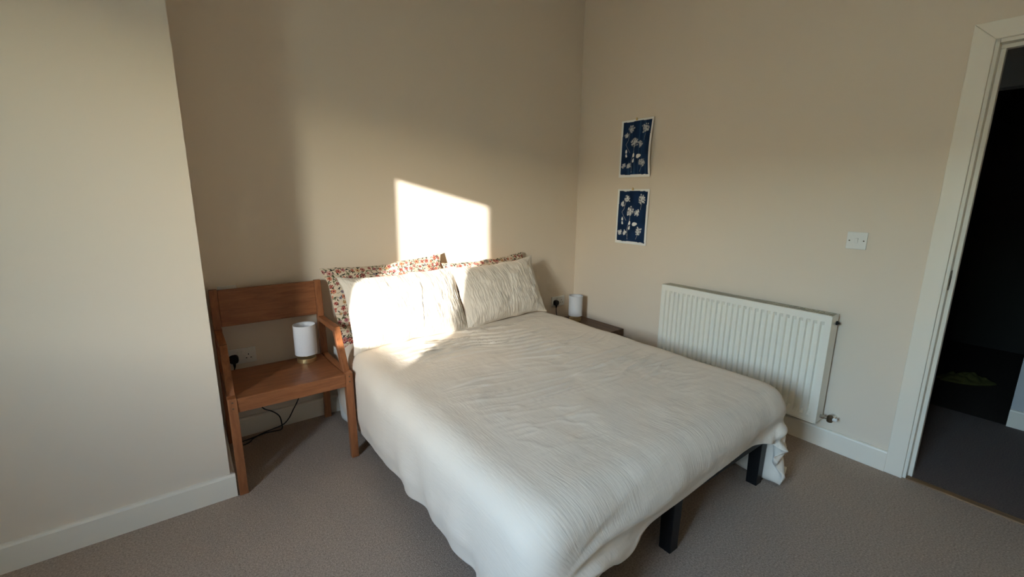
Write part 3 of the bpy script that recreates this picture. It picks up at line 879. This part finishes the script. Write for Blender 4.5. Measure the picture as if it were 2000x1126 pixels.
# ------------------------------------------------------------------ radiator
RY0, RL, RZ0, RH = -0.983, 1.008, 0.1687, 0.600
RF, RB = -0.1285, -0.034
rad = empty('radiator', (RF, RY0 - RL / 2, RZ0))
tag(rad, 'white ribbed panel radiator on the wall beyond the bed', 'radiator')
rinv = Matrix.Translation(-rad.location)
def rpart(mb, name, mat, **k):
    o = mb.build(name, mat, **k); o.parent = rad; o.matrix_parent_inverse = rinv; return o
# pressed front panel: 29 vertical channels with closed ends
NCH = 29
pitch = RL / (NCH + 1.35)
ys, prof_y = [], []
def chan(q):                       # q: distance from channel centre in pitches -> depth 0..1
    q = abs(q)
    return 1.0 if q < 0.19 else (0.0 if q > 0.31 else 1 - (q - 0.19) / 0.12)
cent = [RY0 - RL / 2 + (k - (NCH - 1) / 2) * pitch for k in range(NCH)]
cols = [RY0]
for c in sorted(cent, reverse=True):
    cols += [c + 0.31 * pitch, c + 0.25 * pitch, c + 0.19 * pitch, c - 0.19 * pitch, c - 0.25 * pitch, c - 0.31 * pitch]
cols.append(RY0 - RL)
rows = [RZ0 + 0.004, RZ0 + 0.036, RZ0 + 0.046, RZ0 + 0.058, RZ0 + RH - 0.058, RZ0 + RH - 0.046, RZ0 + RH - 0.036, RZ0 + RH - 0.004]
rowd = [0, 0, 0.5, 1, 1, 0.5, 0, 0]
DEP = 0.015
verts, faces = [], []
for z, rd in zip(rows, rowd):
    for y in cols:
        dch = max(chan((y - c) / pitch) for c in cent)
        verts.append((RF + DEP * dch * rd - rad.location.x, y - rad.location.y, z - rad.location.z))
nc = len(cols)
for i in range(len(rows) - 1):
    for j in range(nc - 1):
        faces.append((i * nc + j, i * nc + j + 1, (i + 1) * nc + j + 1, (i + 1) * nc + j))
nb_ = len(verts)
for z in (rows[0], rows[-1]):
    for y in (cols[0], cols[-1]):
        verts.append((RF + 0.020 - rad.location.x, y - rad.location.y, z - rad.location.z))
faces.append((nb_, nb_ + 2, nb_ + 3, nb_ + 1))
R_ = len(rows) - 1
faces.append(tuple([nb_ + 0] + [i * nc for i in range(R_ + 1)] + [nb_ + 2]))
faces.append(tuple([nb_ + 3] + [i * nc + nc - 1 for i in range(R_, -1, -1)] + [nb_ + 1]))
faces.append(tuple([nb_ + 2] + [R_ * nc + j for j in range(nc)] + [nb_ + 3]))
faces.append(tuple([nb_ + 1] + [j for j in range(nc - 1, -1, -1)] + [nb_]))
fp = mesh_obj('front_panel', verts, faces, M['radiator'], rad, smooth=False)
bm_ = bmesh.new(); bm_.from_mesh(fp.data); bmesh.ops.recalc_face_normals(bm_, faces=bm_.faces); bm_.to_mesh(fp.data); bm_.free()
# raised seam frame round the panel edge
sm = MB()
sm.box((RF - 0.002, RY0 + 0.001, RZ0), (RF + 0.012, RY0 - 0.007, RZ0 + RH)).box((RF - 0.002, RY0 - RL + 0.007, RZ0), (RF + 0.012, RY0 - RL - 0.001, RZ0 + RH))
sm.box((RF - 0.002, RY0, RZ0 + RH - 0.007), (RF + 0.012, RY0 - RL, RZ0 + RH)).box((RF - 0.002, RY0, RZ0), (RF + 0.012, RY0 - RL, RZ0 + 0.007))
rpart(sm, 'seam_frame', M['radiator'], bevel=0.0015)
for yy in (RY0, RY0 - RL + 0.0015):
    rpart(MB().box((RF + 0.0125, yy, RZ0 + 0.004), (RB, yy - 0.0015, RZ0 + RH)), 'end_panel', M['radiator'])
g = MB()
g.box((RF + 0.0125, RY0 - 0.002, RZ0 + RH - 0.004), (RF + 0.020, RY0 - RL + 0.002, RZ0 + RH - 0.001)).box((RB - 0.007, RY0 - 0.002, RZ0 + RH - 0.004), (RB, RY0 - RL + 0.002, RZ0 + RH - 0.001))
g.box((RF + 0.0125, RY0 - 0.002, RZ0 + RH - 0.012), (RB, RY0 - RL + 0.002, RZ0 + RH - 0.0105))
ng = 84
for k in range(ng):
    yy = RY0 - 0.006 - k * (RL - 0.012) / ng
    g.box((RF + 0.020, yy, RZ0 + RH - 0.004), (RB - 0.007, yy - 0.0045, RZ0 + RH - 0.001))
rpart(g, 'top_grille', M['radiator_inside'])
rpart(MB().box((RB - 0.022, RY0 - 0.04, RZ0 + 0.03), (RB - 0.012, RY0 - RL + 0.04, RZ0 + RH - 0.03)), 'rear_fins', M['radiator_inside'])
for yy in (RY0 - 0.15, RY0 - RL + 0.15):
    rpart(MB().box((RB - 0.012, yy, RZ0 + 0.05), (-0.001, yy - 0.03, RZ0 + RH - 0.05)), 'wall_bracket', M['radiator'])
YE = RY0 - RL
rpart(MB().lathe([(0.011, 0.0), (0.011, -0.006), (0.006, -0.006), (0.006, -0.014)], 16, (0, 0, 0), axis='y'), 'air_vent', M['hole'])
av = bpy.data.objects['air_vent']; 
av.matrix_parent_inverse = Matrix.Identity(4); av.location = Vector((RB - 0.030, YE - 0.002, RZ0 + RH - 0.045)) - rad.location
av.rotation_euler = (0, 0, math.pi)
vx = RB - 0.035
v = MB().tube([(vx, YE + 0.004, RZ0 + 0.030), (vx, YE - 0.020, RZ0 + 0.030)], 0.0105, 14)
v.tube([(vx, YE - 0.018, RZ0 + 0.030), (vx, YE - 0.034, RZ0 + 0.030)], 0.0080, 14)
rpart(v, 'valve_tail', M['chrome'])
v = MB().lathe([(0.013, -0.016), (0.015, -0.012), (0.015, 0.012), (0.011, 0.020), (0.008, 0.022)], 6, (vx, YE - 0.046, RZ0 + 0.030))
vb = rpart(v, 'valve_body', M['steel'])
rpart(MB().tube([(vx, YE - 0.046, RZ0 + 0.030), (0.004, YE - 0.052, RZ0 + 0.030)], 0.0075, 12), 'pipe', M['radiator'])
rpart(MB().tube([(vx, YE - 0.058, RZ0 + 0.034), (vx, YE - 0.078, RZ0 + 0.036)], [0.0085, 0.0095], 12), 'valve_cap', M['plastic'])

# ------------------------------------------------------------------ cyanotype prints on the right wall
def cyan_print(u, v, faded):
    """u across 0..1 (left to right as seen), v up 0..1"""
    rs = np.random.RandomState(7 if faded else 8)
    base = np.array(srgb(28, 50, 82)[:3]); dark = np.array(srgb(14, 34, 66)[:3]); white = np.array(srgb(248, 247, 243)[:3]); paper = np.array(srgb(248, 246, 242)[:3]); mid = np.array(srgb(70, 104, 140)[:3])
    n = vnoise(u * 5, v * 7, 3)
    col = base * (0.75 + 0.5 * n[..., None])
    if faded:
        st = vnoise(u * 26, v * 1.2, 17)
        k = (sstep(0.62, 0.92, st) * 0.35)[..., None]
        col = col * (1 - k) + mid * k
    asp = 1.414
    x, y = u, v * asp
    def blob(cx, cy, r, dens, op):
        cy *= asp
        m = np.zeros_like(u)
        for k in range(int(26 + 300 * dens)):
            q = r * rs.rand() ** 0.7 * (0.8 + 0.5 * rs.rand()); an = rs.rand() * 6.283
            px, py = cx + q * math.cos(an), cy + q * math.sin(an)
            rad = 0.012 + 0.020 * rs.rand()
            m = np.maximum(m, (1 - sstep(rad * 0.5, rad, np.hypot(x - px, y - py))) * (0.55 + 0.45 * rs.rand()) * op)
        halo = (1 - sstep(r * 0.2, r * 1.15, np.hypot(x - cx, y - cy))) * 0.22 * op
        return np.maximum(m, halo)
    def leafm(cx, cy, a, b, an):
        cy *= asp
        xr = (x - cx) * math.cos(an) + (y - cy) * math.sin(an); yr = -(x - cx) * math.sin(an) + (y - cy) * math.cos(an)
        return ((xr / a) ** 2 + (np.abs(yr) / (b * (1 - 0.35 * xr / a))) ** 2 < 1) * 0.95
    def stem(pts, w):
        m = np.zeros_like(u)
        for (ax, ay), (bx, by) in zip(pts, pts[1:]):
            ay *= asp; by *= asp
            t = np.clip(((x - ax) * (bx - ax) + (y - ay) * (by - ay)) / ((bx - ax) ** 2 + (by - ay) ** 2), 0, 1)
            m = np.maximum(m, (np.hypot(x - ax - t * (bx - ax), y - ay - t * (by - ay)) < w) * 0.6)
        return m
    op = 0.72 if faded else 1.0
    for cx, cy, r, de in ((0.30, 0.86, 0.10, 0.02), (0.81, 0.85, 0.11, 0.10), (0.14, 0.75, 0.06, 0.02), (0.45, 0.61, 0.125, 0.08), (0.68, 0.57, 0.075, 0.02), (0.76, 0.22, 0.11, 0.06), (0.10, 0.17, 0.065, 0.04), (0.27, 0.18, 0.06, 0.04)):
        m = blob(cx, cy, r, de, op)[..., None]; col = col * (1 - m) + white * m
    for cx, cy, a, b, an in ((0.16, 0.45, 0.055, 0.030, 1.5), (0.17, 0.37, 0.048, 0.028, 1.8), (0.43, 0.37, 0.060, 0.032, 1.5), (0.43, 0.27, 0.058, 0.028, 1.35), (0.62, 0.350, 0.090, 0.052, 0.15)):
        m = leafm(cx, cy, a, b, an)[..., None]; col = col * (1 - m) + white * m
    m = np.maximum.reduce([stem([(0.25, 0.80), (0.22, 0.66), (0.14, 0.58), (0.22, 0.50), (0.30, 0.42)], 0.006), stem([(0.45, 0.55), (0.42, 0.40), (0.36, 0.25), (0.38, 0.04)], 0.007), stem([(0.82, 0.75), (0.80, 0.64)], 0.005), stem([(0.75, 0.15), (0.68, 0.05)], 0.005)])[..., None]
    m = m * (0.5 if faded else 0.8)
    col = col * (1 - m) + white * m
    return col

def print_sheet(yl, yr, zt, zb, faded, label, lift, jag):
    """paper on the wall x=0: yl = near-corner side (y larger), yr = far side; lift = curl off the wall at the lower/right edge"""
    W_, H_ = yl - yr, zt - zb
    n0, n1 = 110, 154
    a, b = np.meshgrid(np.linspace(0, 1, n0), np.linspace(0, 1, n1), indexing='ij')
    yy = -a * W_; zz = b * H_
    off = 0.002 + lift * (a ** 2.2) * (0.35 + 0.65 * np.sin(np.pi * np.clip(1.05 - b, 0, 1)) ) * (1 - 0.5 * b) + 0.002 * np.sin(a * 6.3 + 1) * (1 - b)
    front = np.stack([-off - 0.0006, yy, zz], -1); back = np.stack([-off, yy, zz], -1)
    o = shell('cyanotype_print', front, back, a, b, M['cyanotype'], flip=True)
    bm_ = bmesh.new(); bm_.from_mesh(o.data); bmesh.ops.recalc_face_normals(bm_, faces=bm_.faces); bm_.to_mesh(o.data); bm_.free()
    me = o.data
    m_l, m_r, m_t, m_b = 0.055, 0.055, 0.035, 0.045
    w1 = 0.012 * (vnoise(b * 9, a * 0 + 1, 5) - 0.5) * jag
    iu = (a - m_l - w1) / (1 - m_l - m_r); iv = (b - m_b - 0.008 * (vnoise(a * 12, b * 0, 8) - 0.5) * jag) / (1 - m_b - m_t)
    ins = (iu > 0) & (iu < 1) & (iv > 0) & (iv < 1)
    c = cyan_print(np.clip(iu, 0, 1), np.clip(iv, 0, 1), faded)
    c[~ins] = np.array(srgb(248, 246, 242)[:3])
    c = np.concatenate([c.reshape(-1, 3), np.tile(np.array(srgb(248, 246, 242)[:3]), (a.size, 1))])
    ca = me.color_attributes.new('print', 'FLOAT_COLOR', 'POINT')
    ca.data.foreach_set('color', np.concatenate([c, np.ones((len(c), 1))], 1).ravel().astype(np.float32))
    o.location = (0, yl, zb)
    tag(o, label, 'print', 'cyanotype prints')
    return o
print_sheet(-0.441, -0.733, 1.905, 1.497, True, 'upper blue cyanotype of white flowers, streaky, its edge curling off the wall', 0.040, 1.0)
print_sheet(-0.441, -0.733, 1.410, 1.001, False, 'lower blue cyanotype of crisp white flowers and leaves on the wall', 0.006, 1.6)
def clip(y, z, label):
    t = empty('bulldog_clip', (-0.003, y, z)); t.scale = (0.75, 0.75, 0.75)
    tag(t, label, 'clip', 'brass clips')
    MB().hexa([(-0.006, -0.010, -0.012), (0.002, -0.010, -0.012), (0.002, 0.010, -0.012), (-0.006, 0.010, -0.012)],
              [(-0.010, -0.010, 0.004), (0.002, -0.010, 0.004), (0.002, 0.010, 0.004), (-0.010, 0.010, 0.004)]).build('jaw', M['brass'], t, bevel=0.001)
    MB().lathe([(0.006, -0.011), (0.0075, -0.009), (0.0075, -0.004), (0.002, -0.003), (0.0015, 0.0028)], 16, (0, 0, 0.008), axis='x').build('pin', M['brass'], t)
clip(-0.580, 1.905, 'brass clip holding the upper cyanotype')
clip(-0.584, 1.411, 'brass clip holding the lower cyanotype')

# ------------------------------------------------------------------ cloth lying in the room across the hall
cu, cv = np.meshgrid(np.linspace(-1, 1, 40), np.linspace(-1, 1, 40), indexing='ij')
rr = 1 + 0.22 * (vnoise(cu * 2 + 4, cv * 2 + 4, 77) - 0.5)
sq = np.sqrt(1 - 0.45 * cu ** 2), np.sqrt(1 - 0.45 * cv ** 2)
cxx = cu * sq[1] * 0.17 * rr; cyy = cv * sq[0] * 0.08 * rr
czz = 0.012 + 0.05 * np.clip(1 - cu ** 2, 0, 1) * np.clip(1 - cv ** 2, 0, 1) * (0.4 + 1.2 * vnoise(cu * 4, cv * 3, 78))
ctop = np.stack([cxx, cyy, czz], -1); cbot = ctop.copy(); cbot[..., 2] = 0.002
cl = shell('cloth', ctop, cbot, cu, cv, M['olive_cloth'], flip=True)
cl.location = (1.93, -2.30, 0.0); cl.rotation_euler = (0, 0, -0.9)
tag(cl, 'dim yellow-green cloth lying on the floor of the dark room across the hall', 'cloth')
